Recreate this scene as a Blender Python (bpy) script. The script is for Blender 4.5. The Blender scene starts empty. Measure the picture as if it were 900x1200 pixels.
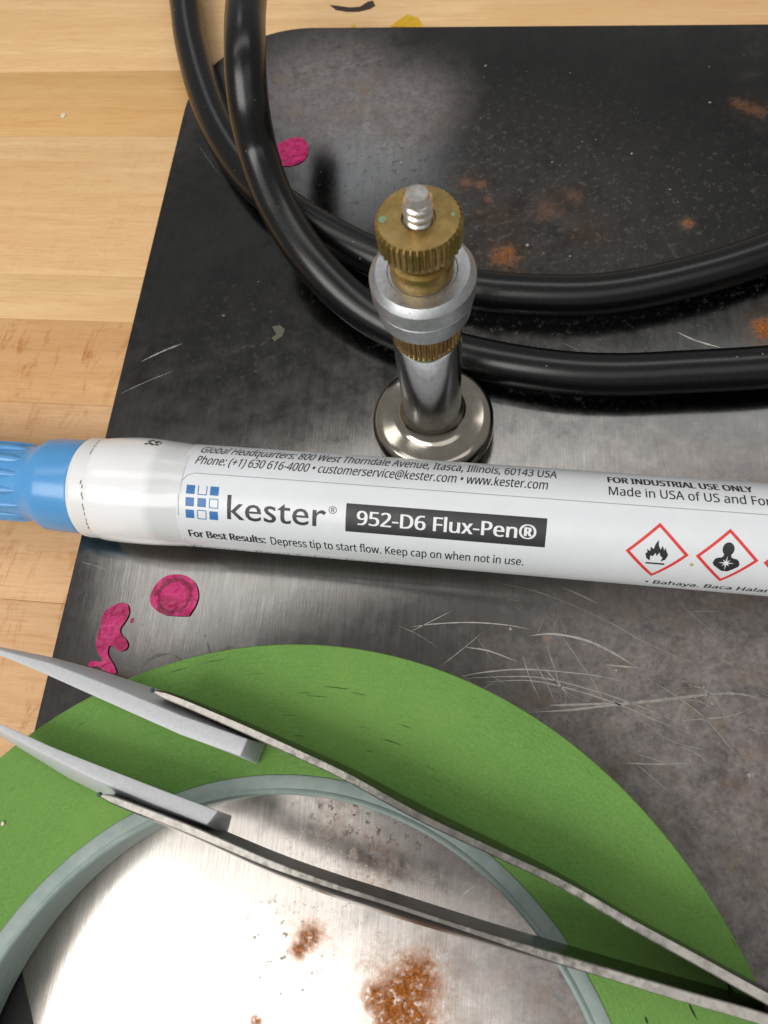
import bpy, bmesh, math, random
from mathutils import Vector, Matrix
random.seed(7)
S = 0.001                      # everything below is laid out in millimetres
scene = bpy.context.scene
COL = scene.collection

# ------------------------------------------------------------------ camera
H = 105.04
PITCH, ROLL, FPX = math.radians(68.536), math.radians(-15.1415), 874.04
fw = Vector((0, math.cos(PITCH), -math.sin(PITCH)))
rt0 = Vector((1, 0, 0)); up0 = rt0.cross(fw)
rt = rt0*math.cos(ROLL) + up0*math.sin(ROLL)
up = -rt0*math.sin(ROLL) + up0*math.cos(ROLL)
cd = bpy.data.cameras.new('camera'); cam = bpy.data.objects.new('camera', cd); COL.objects.link(cam)
M = Matrix((rt, up, -fw)).transposed().to_4x4(); M.translation = Vector((0, 0, H*S)); cam.matrix_world = M
cd.sensor_fit = 'VERTICAL'; cd.sensor_height = 36; cd.lens = FPX/1200*36
cd.clip_start = 0.005; cd.clip_end = 20
cd.dof.use_dof = True; cd.dof.focus_distance = 0.104; cd.dof.aperture_fstop = 44
scene.camera = cam

# ------------------------------------------------------------------ light
world = bpy.data.worlds.new('World'); scene.world = world; world.use_nodes = True
bgn = world.node_tree.nodes['Background']; bgn.inputs[0].default_value = (1.0, 0.985, 0.96, 1); bgn.inputs[1].default_value = 0.19

def area(name, pos, target, sx, sy, power, col, rot=0.0):
    l = bpy.data.lights.new(name, 'AREA'); l.shape = 'RECTANGLE'; l.size = sx; l.size_y = sy; l.energy = power; l.color = col
    o = bpy.data.objects.new(name, l); COL.objects.link(o)
    d = (Vector(target)-Vector(pos)).normalized()
    o.matrix_world = Matrix.Translation(Vector(pos)) @ d.to_track_quat('-Z', 'Y').to_matrix().to_4x4() @ Matrix.Rotation(rot, 4, 'Z')
    return o
def direction(az, el, d):
    az, el = math.radians(az), math.radians(el)
    return Vector((math.sin(az)*math.cos(el), math.cos(az)*math.cos(el), math.sin(el)))*d
area('ceiling_light_key', direction(-122, 49, 1.3), (0, 0, 0), 0.95, 0.6, 8.8, (1.0, 0.98, 0.95), math.radians(20))
area('ceiling_light_front', (0.0, 0.66, 1.5), (0, 0.66, 0), 2.2, 0.40, 5.5, (1.0, 0.98, 0.95))
area('ceiling_light_left', direction(-104, 68, 1.3), (0, 0, 0), 0.46, 0.34, 0.6, (1.0, 0.98, 0.95), math.radians(20))
area('added_low_light', direction(0, 35, 1.5), (0, 0.11, 0), 0.3, 0.26, .36, (0.93, 0.96, 1.0))  # added lamp, no window known; puts a highlight on cable and plate
area('ceiling_light_back', (0.25, -0.85, 1.4), (0.05, -0.05, 0), 1.5, 0.7, 2.2, (1.0, 0.98, 0.95))

vs = scene.view_settings; vs.view_transform = 'Standard'; vs.look = 'None'; vs.exposure = 0.35; vs.gamma = 1.0
vs.use_curve_mapping = False
scene.render.engine = 'CYCLES'

# ------------------------------------------------------------------ helpers
def at(u, v, h):
    """point (mm) at height h seen at u,v of the survey grid"""
    d = fw + rt*((u-450)/FPX) - up*((v-600)/FPX)
    t = (h-H)/d.z
    return Vector((0, 0, H)) + d*t
def ray(u, v):
    return (fw + rt*((u-450)/FPX) - up*((v-600)/FPX)).normalized()
def lin(c):
    return tuple(((x/255)/12.92 if x/255 <= .04045 else ((x/255+.055)/1.055)**2.4) for x in c)+(1,)

def obj(name, bm, mats, parent=None, smooth=True, angle=40, loc=None, **props):
    """bm is in mm world coordinates; with a parent Empty the mesh is stored relative to it"""
    me = bpy.data.meshes.new(name)
    base = Vector((0, 0, 0))
    if loc is not None: base = Vector(loc)
    elif parent is not None: base = parent.matrix_world.translation/S if parent.type == 'EMPTY' else Vector(parent['_b'])
    bmesh.ops.translate(bm, vec=-base, verts=bm.verts)
    bmesh.ops.scale(bm, vec=(S, S, S), verts=bm.verts)
    bm.to_mesh(me); bm.free()
    if smooth:
        for p in me.polygons: p.use_smooth = True
        if angle < 180: me.set_sharp_from_angle(angle=math.radians(angle))
    if not isinstance(mats, (list, tuple)): mats = [mats]
    for m in mats: me.materials.append(m)
    o = bpy.data.objects.new(name, me); COL.objects.link(o)
    if parent is None: o.location = base*S
    else: o.parent = parent
    o['_b'] = list(base)
    for k, v in props.items(): o[k] = v
    return o
def empty(name, loc, label, cat, group=None):
    o = bpy.data.objects.new(name, None); COL.objects.link(o)
    o.location = Vector(loc)*S; o.empty_display_size = 0.005
    o.matrix_world = Matrix.Translation(Vector(loc)*S)
    o['label'] = label; o['category'] = cat
    if group: o['group'] = group
    return o

def lathe(profile, seg=96, cx=0, cy=0, rfun=None):
    """profile list of (r,z)"""
    bm = bmesh.new(); rings = []
    for k, (r, z) in enumerate(profile):
        if r < 1e-6: rings.append([bm.verts.new((cx, cy, z))]); continue
        row = []
        for i in range(seg):
            a = 2*math.pi*i/seg
            rr = rfun(r, z, i, k) if rfun else r
            row.append(bm.verts.new((cx+rr*math.cos(a), cy+rr*math.sin(a), z)))
        rings.append(row)
    for a, b in zip(rings, rings[1:]):
        if len(a) == 1 and len(b) == 1: continue
        for i in range(seg):
            j = (i+1) % seg
            if len(a) == 1: bm.faces.new((a[0], b[i], b[j]))
            elif len(b) == 1: bm.faces.new((a[i], b[0], a[j]))
            else: bm.faces.new((a[i], b[i], b[j], a[j]))
    bmesh.ops.recalc_face_normals(bm, faces=bm.faces)
    return bm

def catmull(pts, n=12):
    P = [Vector(p) for p in pts]; P = [P[0]*2-P[1]]+P+[P[-1]*2-P[-2]]
    out = []
    for i in range(1, len(P)-2):
        for k in range(n):
            t = k/n
            out.append(.5*((2*P[i])+(-P[i-1]+P[i+1])*t+(2*P[i-1]-5*P[i]+4*P[i+1]-P[i+2])*t*t+(-P[i-1]+3*P[i]-3*P[i+1]+P[i+2])*t**3))
    out.append(P[-2]); return out

def sweep(path, section, closed_ends=True):
    """section: function(i, p, tangent, side, upv) -> list of points"""
    bm = bmesh.new(); rows = []
    n = len(path)
    for i, p in enumerate(path):
        t = (path[min(i+1, n-1)]-path[max(i-1, 0)]).normalized()
        side = t.cross(Vector((0, 0, 1))).normalized(); u = side.cross(t).normalized()
        rows.append([bm.verts.new(q) for q in section(i, p, t, side, u)])
    m = len(rows[0])
    for a, b in zip(rows, rows[1:]):
        for i in range(m):
            bm.faces.new((a[i], b[i], b[(i+1) % m], a[(i+1) % m]))
    if closed_ends:
        bm.faces.new(rows[0]); bm.faces.new(rows[-1][::-1])
    bmesh.ops.recalc_face_normals(bm, faces=bm.faces)
    return bm
def tube(path, r, seg=28):
    return sweep(path, lambda i, p, t, s, u: [p+(s*math.cos(2*math.pi*k/seg)+u*math.sin(2*math.pi*k/seg))*r for k in range(seg)])

def prism(outline, z0, z1, bevel=0.0, segs=2):
    bm = bmesh.new()
    a = [bm.verts.new((p[0], p[1], z0)) for p in outline]; b = [bm.verts.new((p[0], p[1], z1)) for p in outline]
    n = len(a)
    bm.faces.new(a[::-1]); top = bm.faces.new(b)
    for i in range(n): bm.faces.new((a[i], a[(i+1) % n], b[(i+1) % n], b[i]))
    bmesh.ops.recalc_face_normals(bm, faces=bm.faces)
    if bevel:
        es = [e for e in top.edges]
        bmesh.ops.bevel(bm, geom=es, offset=bevel, segments=segs, affect='EDGES', profile=.5)
    return bm

# ------------------------------------------------------------------ node helpers
class NT:
    def __init__(s, name):
        s.m = bpy.data.materials.new(name); s.m.use_nodes = True; s.t = s.m.node_tree
        s.b = s.t.nodes['Principled BSDF']
        s.out = s.t.nodes['Material Output']
    def n(s, typ, **kw):
        x = s.t.nodes.new(typ)
        for k, v in kw.items(): setattr(x, k, v)
        return x
    def l(s, a, b): s.t.links.new(a, b)
    def val(s, sock, v):
        if hasattr(v, 'links') or isinstance(v, bpy.types.NodeSocket): s.l(v, sock)
        else: sock.default_value = v
    def math(s, op, a, b=0.0, c=None, clamp=False):
        x = s.n('ShaderNodeMath', operation=op, use_clamp=clamp); s.val(x.inputs[0], a); s.val(x.inputs[1], b)
        if c is not None: s.val(x.inputs[2], c)
        return x.outputs[0]
    def coords(s, scale=(1, 1, 1), rot=0.0, loc=(0, 0, 0), world=False):
        """coordinates in mm; world: position in the scene, else in the object"""
        if world: src = s.n('ShaderNodeNewGeometry').outputs['Position']
        else: src = s.n('ShaderNodeTexCoord').outputs['Object']
        r = s.n('ShaderNodeVectorRotate', rotation_type='Z_AXIS'); s.l(src, r.inputs['Vector']); r.inputs['Angle'].default_value = rot
        m = s.n('ShaderNodeMapping'); s.l(r.outputs[0], m.inputs[0])
        m.inputs['Scale'].default_value = tuple(1000*k for k in scale); m.inputs['Location'].default_value = loc
        return m.outputs[0]
    def noise(s, vec, scale, detail=4, rough=.55, dist=0.0, out=0):
        x = s.n('ShaderNodeTexNoise'); s.l(vec, x.inputs['Vector']); x.inputs['Scale'].default_value = scale
        x.inputs['Detail'].default_value = detail; x.inputs['Roughness'].default_value = rough; x.inputs['Distortion'].default_value = dist
        return x.outputs[out]
    def ramp(s, f, stops, interp='LINEAR'):
        x = s.n('ShaderNodeValToRGB'); s.val(x.inputs[0], f); cr = x.color_ramp; cr.interpolation = interp
        while len(cr.elements) < len(stops): cr.elements.new(.5)
        for e, (p, c) in zip(cr.elements, stops):
            e.position = p; e.color = c if len(c) == 4 else tuple(c)+(1,)
        return x.outputs[0]
    def rng(s, f, a, b, c=0.0, d=1.0, smooth=False):
        x = s.n('ShaderNodeMapRange'); x.interpolation_type = 'SMOOTHSTEP' if smooth else 'LINEAR'
        s.val(x.inputs[0], f); x.inputs[1].default_value = a; x.inputs[2].default_value = b
        s.val(x.inputs[3], c); s.val(x.inputs[4], d); return x.outputs[0]
    def mix(s, f, a, b, blend='MIX'):
        x = s.n('ShaderNodeMix', data_type='RGBA', blend_type=blend); s.val(x.inputs[0], f); s.val(x.inputs[6], a); s.val(x.inputs[7], b)
        return x.outputs[2]
    def bump(s, h, strength, dist, normal=None):
        x = s.n('ShaderNodeBump'); s.val(x.inputs['Height'], h); x.inputs['Strength'].default_value = strength
        x.inputs['Distance'].default_value = dist*S
        if normal is not None: s.l(normal, x.inputs['Normal'])
        return x.outputs[0]
    def set(s, **kw):
        for k, v in kw.items():
            s.val(s.b.inputs[k.replace('_', ' ')], v)
        return s.m

def g(v): return (v, v, v, 1)

# ------------------------------------------------------------------ materials
PLATE_ANG = math.radians(71.66)
def steel_material():
    m = NT('brushed_tarnished_steel')
    P = m.coords(world=True)
    A = m.coords(rot=-(PLATE_ANG-math.pi/2), world=True)           # y runs along the brushing
    br = m.coords(scale=(1, .035, 1), rot=-(PLATE_ANG-math.pi/2), world=True)
    brush = m.noise(br, 4.5, 3, .75); brush2 = m.noise(br, 1.1, 2, .6)
    big = m.noise(P, .045, 6, .62, .3); med = m.noise(P, .23, 7, .68, .2); fine = m.noise(P, 1.3, 6, .7)
    med2 = m.math('ADD', m.math('MULTIPLY', m.math('SUBTRACT', m.noise(P, .5, 6, .75), .5), 2.6), .5)
    def blob(u, v, r0, r1, rusty=False):
        c = at(u, v, 0)*S
        d = m.n('ShaderNodeVectorMath', operation='DISTANCE')
        geo = m.n('ShaderNodeNewGeometry'); m.l(geo.outputs['Position'], d.inputs[0]); d.inputs[1].default_value = c
        dd = m.math('ADD', d.outputs['Value'], m.math('MULTIPLY', m.math('SUBTRACT', med2 if rusty else med, .5), r1*S*(.8 if rusty else 1.2)))
        return m.rng(dd, r0*S, r1*S, 1, 0, True)
    def mx(L):
        x = L[0]
        for y in L[1:]: x = m.math('MAXIMUM', x, y)
        return x
    haze = mx([m.math('MULTIPLY', blob(385, 100, 5, 24), 1.3), m.math('MULTIPLY', blob(470, 120, 3, 20), 1.1),
               m.math('MULTIPLY', blob(880, 1000, 20, 52), 1.5), m.math('MULTIPLY', blob(860, 800, 8, 44), 1.0),
               m.math('MULTIPLY', blob(720, 760, 0, 30), .6),
               m.math('MULTIPLY', blob(620, 250, 4, 42), .3)])
    haze = m.math('MULTIPLY', haze, m.rng(med, .3, .62, .35, 1.0))
    hole = blob(210, 1150, 20, 40)                                  # the bare bright steel
    hole = mx([hole, m.math('MULTIPLY', blob(520, 1170, 8, 26), .9)])
    tarnish_dark_refl = mx([blob(620, 130, 40, 78), m.math('MULTIPLY', blob(290, 280, 18, 44), .82), blob(760, 280, 20, 62), blob(820, 380, 14, 40)])  # black tarnish, with the dark room's reflection put into the colour
    tarnish_dark_refl = m.math('MULTIPLY', tarnish_dark_refl, m.rng(big, .25, .6, .75, 1.0))
    base = m.mix(m.rng(brush, .3, .7), lin((134, 134, 131)), lin((166, 165, 161)))
    base = m.mix(m.rng(big, .35, .7), base, m.mix(.5, base, lin((140, 128, 126))))
    base = m.mix(hole, m.mix(.46, base, lin((46, 46, 48))), m.mix(m.rng(brush, .3, .7), lin((168, 163, 157)), lin((196, 190, 184))))
    base = m.mix(m.math('MULTIPLY', tarnish_dark_refl, .86), base, m.mix(m.rng(med, .35, .65), lin((66, 69, 71)), lin((80, 80, 79))))
    # film that scatters
    film = m.mix(m.rng(m.math('ADD', m.math('MULTIPLY', m.noise(P, .4, 8, .8), .6), m.math('MULTIPLY', fine, .4)), .38, .62), lin((96, 90, 92)), lin((148, 140, 136)))
    film = m.mix(m.math('MULTIPLY', m.rng(m.noise(P, .16, 5, .65), .52, .68), .6), film, lin((122, 102, 80)))
    # brown freckles
    fr = m.rng(m.noise(P, .75, 6, .78), .55, .66)
    frm = mx([m.math('MULTIPLY', blob(600, 240, 8, 44), .9), m.math('MULTIPLY', blob(800, 250, 4, 34), .75), m.math('MULTIPLY', blob(560, 370, 4, 30), .6), m.math('MULTIPLY', blob(850, 950, 8, 36), .55),
              m.math('MULTIPLY', blob(430, 1000, 3, 15), .9), m.math('MULTIPLY', blob(340, 1110, 2, 10), 1.0), m.math('MULTIPLY', blob(650, 380, 3, 30), .5), m.math('MULTIPLY', blob(290, 390, 2, 20), .4)])
    freck = m.math('MULTIPLY', fr, frm)
    # rust
    rs = mx([m.math('MULTIPLY', blob(592, 300, .8, 3.4, True), .72), m.math('MULTIPLY', mx([blob(547, 213, .1, 1.8, True), blob(563, 216, .1, 1.6, True), blob(573, 234, 0, 1.3, True)]), .4), m.math('MULTIPLY', mx([blob(862, 119, .1, 2.0, True), blob(872, 124, .2, 2.2, True), blob(882, 128, .1, 2.4, True), blob(893, 132, .1, 2.2, True)]), .42), m.math('MULTIPLY', mx([blob(640, 250, 0, 3.4, True), blob(673, 230, 0, 2.4, True), blob(806, 262, 0, 2.4, True), blob(895, 385, 0, 3.5, True)]), .3),
             blob(488, 1150, 1.2, 4.4), blob(470, 1180, 1.6, 5.2), blob(440, 1168, .4, 2.6), blob(490, 1195, .4, 3.6), blob(362, 1098, .1, 2.4), blob(352, 1112, 0, 2.0), blob(806, 262, 0, 1.6), m.math('MULTIPLY', blob(640, 748, 0, .9, True), .3), blob(300, 1196, 0, 1.2), blob(895, 385, 0, 3)])
    rs = m.math('MULTIPLY', rs, m.rng(m.noise(P, .9, 7, .75), .34, .50))
    halo = mx([blob(592, 298, 0, 8), blob(480, 1165, 3, 10), blob(358, 1103, 0, 6), blob(553, 215, 0, 5), blob(875, 126, 0, 6), blob(655, 234, 0, 7), blob(580, 250, 0, 7), blob(900, 385, 0, 7), blob(690, 270, 0, 6), blob(440, 1010, 0, 7), blob(395, 965, 0, 5)])
    halo = m.math('MULTIPLY', m.math('MULTIPLY', halo, m.rng(fine, .38, .62)), .55)
    rcol = m.mix(m.rng(m.noise(P, 2.2, 4, .7), .35, .65), lin((104, 56, 20)), lin((184, 110, 42)))
    dcol = m.mix(fine, lin((56, 42, 32)), lin((108, 80, 50)))
    color = m.mix(haze, base, film)
    color = m.mix(m.math('MULTIPLY', freck, .7), color, dcol)
    color = m.mix(halo, color, lin((120, 84, 52)))
    color = m.mix(rs, color, rcol)
    metal = m.math('MULTIPLY', m.math('SUBTRACT', 1.0, m.math('MULTIPLY', haze, .55)), m.math('SUBTRACT', 1.0, m.math('MAXIMUM', rs, m.math('MULTIPLY', freck, .9))))
    rough = m.rng(med, .3, .7, .11, .19)
    rough = m.math('ADD', rough, m.math('MULTIPLY', haze, .18)); rough = m.math('ADD', rough, m.math('MULTIPLY', hole, .07))
    rough = m.math('ADD', rough, m.math('MULTIPLY', m.math('MAXIMUM', rs, freck), .4))
    rough = m.math('ADD', rough, m.math('MULTIPLY', m.math('SUBTRACT', brush2, .5), .08))
    h = m.math('ADD', m.math('MULTIPLY', brush, .5), m.math('MULTIPLY', fine, .25))
    h = m.math('MULTIPLY', h, m.math('SUBTRACT', 1.0, m.math('MULTIPLY', rs, .6)))
    nrm = m.bump(h, .22, .05)
    nrm = m.bump(m.noise(P, .035, 2, .5), .3, .4, nrm)
    return m.set(Base_Color=color, Metallic=metal, Roughness=rough, Normal=nrm, Specular_IOR_Level=m.math('SUBTRACT', .5, m.math('MULTIPLY', m.math('MAXIMUM', rs, m.math('MULTIPLY', freck, .9)), .42)))

def wood_material(name, c1, c2, c3, flame, seed):
    m = NT(name)
    ang = math.radians(20)
    P = m.coords(rot=ang, loc=(seed*13.1, seed*7.7, 0), world=True)
    L = m.coords(scale=(.07, 1, 1), rot=ang, loc=(seed*3.1, seed*9.7, 0), world=True)
    warp = m.noise(P, .03, 3, .5, out=1)
    LW = m.mix(.06, L, warp, 'ADD') if False else L
    g1 = m.noise(LW, .32, 5, .6, .5); g2 = m.noise(L, 2.3, 6, .75, .3); g3 = m.noise(m.coords(scale=(.16, 1, 1), rot=ang, world=True), 5.0, 2, .7)
    big = m.noise(m.coords(scale=(.25, 1, 1), rot=ang, loc=(seed, seed*2, 0), world=True), .055, 3, .5, .6)
    col = m.mix(m.rng(g1, .3, .7), c1, c2)
    col = m.mix(m.math('MULTIPLY', m.rng(g2, .48, .68), .6), col, c3)
    col = m.mix(m.math('MULTIPLY', m.rng(big, .35, .65), .35), col, c3)
    # pores
    pores = m.math('MULTIPLY', m.rng(g3, .62, .74), .22)
    col = m.mix(pores, col, lin((150, 102, 58)))
    if flame:
        F = m.coords(scale=(1, .22, 1), rot=ang+.12, loc=(seed*5, seed*3, 0), world=True)
        f = m.noise(F, .55, 5, .66, 1.2)
        f2 = m.noise(m.coords(scale=(.5, 1, 1), rot=ang, world=True), .4, 4, .65, .6)
        ff = m.math('MULTIPLY', m.rng(f, .52, .68), m.rng(f2, .38, .6))
        col = m.mix(m.math('MULTIPLY', ff, flame), col, lin((178, 112, 58)))
    nrm = m.bump(m.math('ADD', g3, m.math('MULTIPLY', g2, .7)), .15, .08)
    return m.set(Base_Color=col, Roughness=m.rng(g2, .3, .7, .42, .56), Normal=nrm, Specular_IOR_Level=.35)

def simple(name, col, rough=.5, metal=0.0, **kw):
    m = NT(name)
    P = m.coords()
    n = m.noise(P, kw.pop('ns', 1.2), 5, .65)
    v = kw.pop('var', .12); bs = kw.pop('bs', .1); bd = kw.pop('bd', .03)
    c = m.mix(m.rng(n, .3, .7), tuple(x*(1-v) for x in col[:3])+(1,), tuple(min(1, x*(1+v)) for x in col[:3])+(1,))
    m.set(Base_Color=c, Roughness=m.rng(n, .3, .7, max(.02, rough*.85), rough*1.15), Metallic=metal, Normal=m.bump(n, bs, bd))
    return m.set(**kw)

M_steel = steel_material()
M_edge = simple('steel_cut_edge', lin((90, 92, 92)), .4, 1.0)
woods = [wood_material('maple_plain', lin((238, 202, 152)), lin((224, 182, 130)), lin((206, 158, 106)), 0.0, 1),
         wood_material('maple_tan', lin((226, 184, 126)), lin((212, 166, 106)), lin((194, 146, 88)), 0.0, 2),
         wood_material('maple_pale', lin((240, 203, 154)), lin((226, 184, 131)), lin((204, 155, 104)), .15, 3),
         wood_material('maple_flecked', lin((230, 186, 134)), lin((214, 166, 114)), lin((192, 138, 88)), .9, 4),
         wood_material('maple_figured', lin((236, 194, 148)), lin((222, 174, 126)), lin((198, 146, 98)), .6, 5)]
M_glue = simple('dark_seam', lin((150, 108, 68)), .8)

# ------------------------------------------------------------------ workbench with its staves
WD = Vector((math.cos(math.radians(-20)), math.sin(math.radians(-20)), 0)); WN = Vector((-WD.y, WD.x, 0))
bench = empty('workbench_top', (0, 0, -41), 'pale butcher block workbench top of glued maple strips under everything', 'workbench')
bench['kind'] = 'structure'
bed = bmesh.new(); bmesh.ops.create_cube(bed, size=1)
bmesh.ops.scale(bed, vec=(520, 520, 38), verts=bed.verts); bmesh.ops.rotate(bed, matrix=Matrix.Rotation(math.radians(-20), 3, 'Z'), verts=bed.verts)
bmesh.ops.translate(bed, vec=(40, 60, -21.5), verts=bed.verts)
obj('slab', bed, M_glue, bench)
def nd(u, v): return at(u, v, -1).dot(WN)
seams = [nd(0, 85), nd(0, 160), nd(0, 321), nd(0, 373), nd(0, 470)]
down = seams[-1]
while down > -175: down -= 34; seams.append(down)
upw = [seams[0]]
while upw[-1] < 290: upw.append(upw[-1]+37)
seams = sorted(seams + upw[1:])
kinds = {}
order = [0, 2, 0, 4, 2, 0]
i0 = seams.index(nd(0, 160))
def stave_mat(i):
    k = i - i0
    return {0: woods[1], 1: woods[0], 2: woods[2], -1: woods[2], -2: woods[0], -3: woods[3], -4: woods[4], -5: woods[4], -6: woods[3]}.get(k, woods[order[i % 6]])
WC = Vector((40, 60, 0)); 
for i, (a, b) in enumerate(zip(seams, seams[1:])):
    L = 258
    c0 = WC - WD*WC.dot(WD)*0
    s0 = WC.dot(WD)
    pts = [WD*(s0-L)+WN*(a+.03), WD*(s0+L)+WN*(a+.03), WD*(s0+L)+WN*(b-.03), WD*(s0-L)+WN*(b-.03)]
    bm = prism(pts, -2.4, -1.0, .05, 2)
    obj('stave', bm, stave_mat(i), bench, angle=60)

# ------------------------------------------------------------------ steel plate
def line_hit(p, d, q, e):
    den = d.x*e.y-d.y*e.x; w = q-p
    return p+d*((w.x*e.y-w.y*e.x)/den)
pL1, pL2 = at(218.5, 118, 0), at(40, 855, 0); pT1, pT2 = at(520, 31, 0), at(900, 28, 0)
dl = (pL1-pL2).normalized(); dt = (pT2-pT1).normalized()
corner = line_hit(pL2, dl, pT1, dt)
R = 22.5
outl = []
cc = corner - dl*R + dt*R
a0 = math.atan2((-dt).y, (-dt).x); 
for k in range(33):
    a = a0 - (math.pi/2)*k/32
    outl.append(cc + Vector((math.cos(a), math.sin(a), 0))*R)
outl.append(corner + dt*190); outl.append(corner + dt*190 - dl*235); 
bl = at(38, 1200, 0)
outl += [Vector((-36, -95, 0)), bl, at(25, 1140, 0), at(24, 1110, 0)+Vector((-2.2, 1.5, 0)), pL2 - dl*20]
plate = empty('steel_plate', (20, 40, -1), 'dark tarnished brushed steel sheet lying on the wooden bench under the tools', 'metal plate')
bm = prism(outl, -.98, 0, .18, 3)
obj('sheet', bm, M_steel, plate, angle=30)
# black sheet added past the cut corner to fill an unidentified dark patch
M_dark_corner = simple('dark_corner_black', lin((22, 24, 22)), .6)
q = at(10, 1180, -.9)
bm = prism([(-76, -2, 0), (-58, -2, 0), (-30, -90, 0), (-62, -90, 0), (-78, -40, 0)], -.995, -.985+.0, 0)
dark_corner_o = obj('dark_corner_sheet', bm, M_dark_corner, None, loc=(-66, -30, -1), label='added black sheet for the dark corner past the steel edge inside the tape roll', category='mat')

# scratches on the plate
M_scr = simple('bright_scratch', lin((176, 172, 166)), .38, .9)
M_scr2 = simple('faint_scratch', lin((140, 135, 130)), .42, .8)
def ribbon_bm(bm, pts, w, z=.02, taper=True):
    path = catmull([at(u, v, 0) for u, v in pts], 8); n = len(path); prev = None
    for i, p in enumerate(path):
        t = (path[min(i+1, n-1)]-path[max(i-1, 0)]).normalized(); s = Vector((-t.y, t.x, 0))
        k = min(1, 4*min(i+.3, n-1-i+.3)/n) if taper else 1
        ww = w*k*random.uniform(.65, 1.15)/2
        a = bm.verts.new(p+s*ww+Vector((0, 0, z))); b = bm.verts.new(p-s*ww+Vector((0, 0, z)))
        if prev: bm.faces.new((prev[0], prev[1], b, a))
        prev = (a, b)
def c(x, y): return (480+x*.46667, 680+y*.46667)
long_s = [([c(0, 118), c(60, 110), c(150, 106), c(240, 112), c(310, 125)], .22), ([c(295, 140), c(360, 135), c(440, 150), c(510, 182), c(575, 222)], .42),
          ([c(140, 168), c(200, 178), c(280, 208)], .26), ([c(490, 212), c(530, 216), c(578, 220)], .35),
          ([c(120, 244), c(180, 232), c(270, 224), c(360, 228), c(470, 240), c(572, 262)], .24), ([c(130, 247), c(240, 242), c(330, 245), c(430, 268), c(560, 310), c(755, 392)], .22),
          ([c(180, 256), c(300, 252), c(400, 272), c(520, 310), c(620, 352), c(752, 404)], .22), ([c(298, 332), c(400, 326), c(520, 312), c(640, 300), c(760, 286), c(830, 286), c(900, 302)], .5),
          ([c(350, 314), c(430, 312), c(520, 308)], .4), ([c(660, 355), c(740, 348), c(800, 342), c(850, 326)], .25),
          ([c(580, 236), c(660, 285), c(740, 345), c(800, 415), c(855, 482)], .18), ([c(530, 458), c(620, 462), c(740, 458)], .25), ([c(528, 422), c(640, 458), c(760, 492)], .12),
          ([c(385, 18), c(430, 38), c(475, 60)], .3), ([c(190, 0), c(330, 32), c(480, 95), c(600, 160), c(740, 220)], .12), ([c(655, 40), c(720, 95), c(800, 165)], .14),
          ([c(330, 215), c(370, 255), c(405, 300)], .16), ([c(340, 160), c(360, 210), c(380, 265), c(420, 300)], .12), ([c(380, 135), c(420, 195), c(470, 270), c(500, 340)], .12),
          ([c(285, 190), c(300, 240), c(330, 305)], .13), ([c(310, 200), c(345, 260), c(365, 310)], .12), ([c(700, 265), c(740, 275), c(765, 320)], .15), ([c(740, 270), c(780, 320), c(800, 370)], .15),
          ([c(0, 90+40), c(50, 105), c(110, 75)], .12), ([c(80, 215), c(130, 175), c(185, 130)], .12), ([c(690, 300), c(730, 305), c(765, 325)], .16), ([c(675, 415), c(720, 435), c(755, 465)], .16), ([c(560, 455), c(610, 495), c(660, 540)], .12), ([c(560, 330), c(650, 400), c(760, 430)], .12),
          ([c(840, 368), c(880, 382), c(900, 384)], .14), ([c(700, 80), c(740, 78), c(790, 80)], .14), ([(793, 389), (815, 399), (846, 408)], .35),
          ([(140, 462), (170, 448), (205, 434)], .14), ([(165, 424), (190, 412), (215, 402)], .4), ([(540, 1050), (560, 1035)], .3)]
bm = bmesh.new()
for pts, w in long_s: ribbon_bm(bm, pts, w*.78)
obj('scratch_marks', bm, M_scr, plate, smooth=False, kind='stuff')
bm = bmesh.new()
for k in range(130):
    cx, cy = random.choice([(random.gauss(700, 90), random.gauss(790, 60)), (random.gauss(850, 60), random.gauss(930, 120)), (random.uniform(80, 900), random.uniform(60, 1180)), (random.gauss(640, 60), random.gauss(800, 40))])
    L = random.uniform(8, 60); a = random.choice([random.gauss(.7, .25), random.gauss(.15, .15), random.gauss(1.2, .3), random.uniform(-1.5, 1.5)])
    bend = random.uniform(-.12, .12)*L
    dx, dy = math.cos(a)*L/2, math.sin(a)*L/2
    ribbon_bm(bm, [(cx-dx, cy-dy), (cx-dy/L*bend, cy+dx/L*bend), (cx+dx, cy+dy)], random.uniform(.05, .11), .012)
# keep only the ones lying on the sheet
for v in list(bm.verts):
    rel = Vector((v.co.x, v.co.y, 0))-pL2
    if math.hypot(v.co.x+30.8, v.co.y+31.48) < 39 or dl.cross(rel).z > -1 or (Vector((v.co.x, v.co.y, 0))-pT1).cross(dt).z < 3: bm.verts.remove(v)
obj('fine_scratch_marks', bm, M_scr2, plate, smooth=False, kind='stuff')
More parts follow.
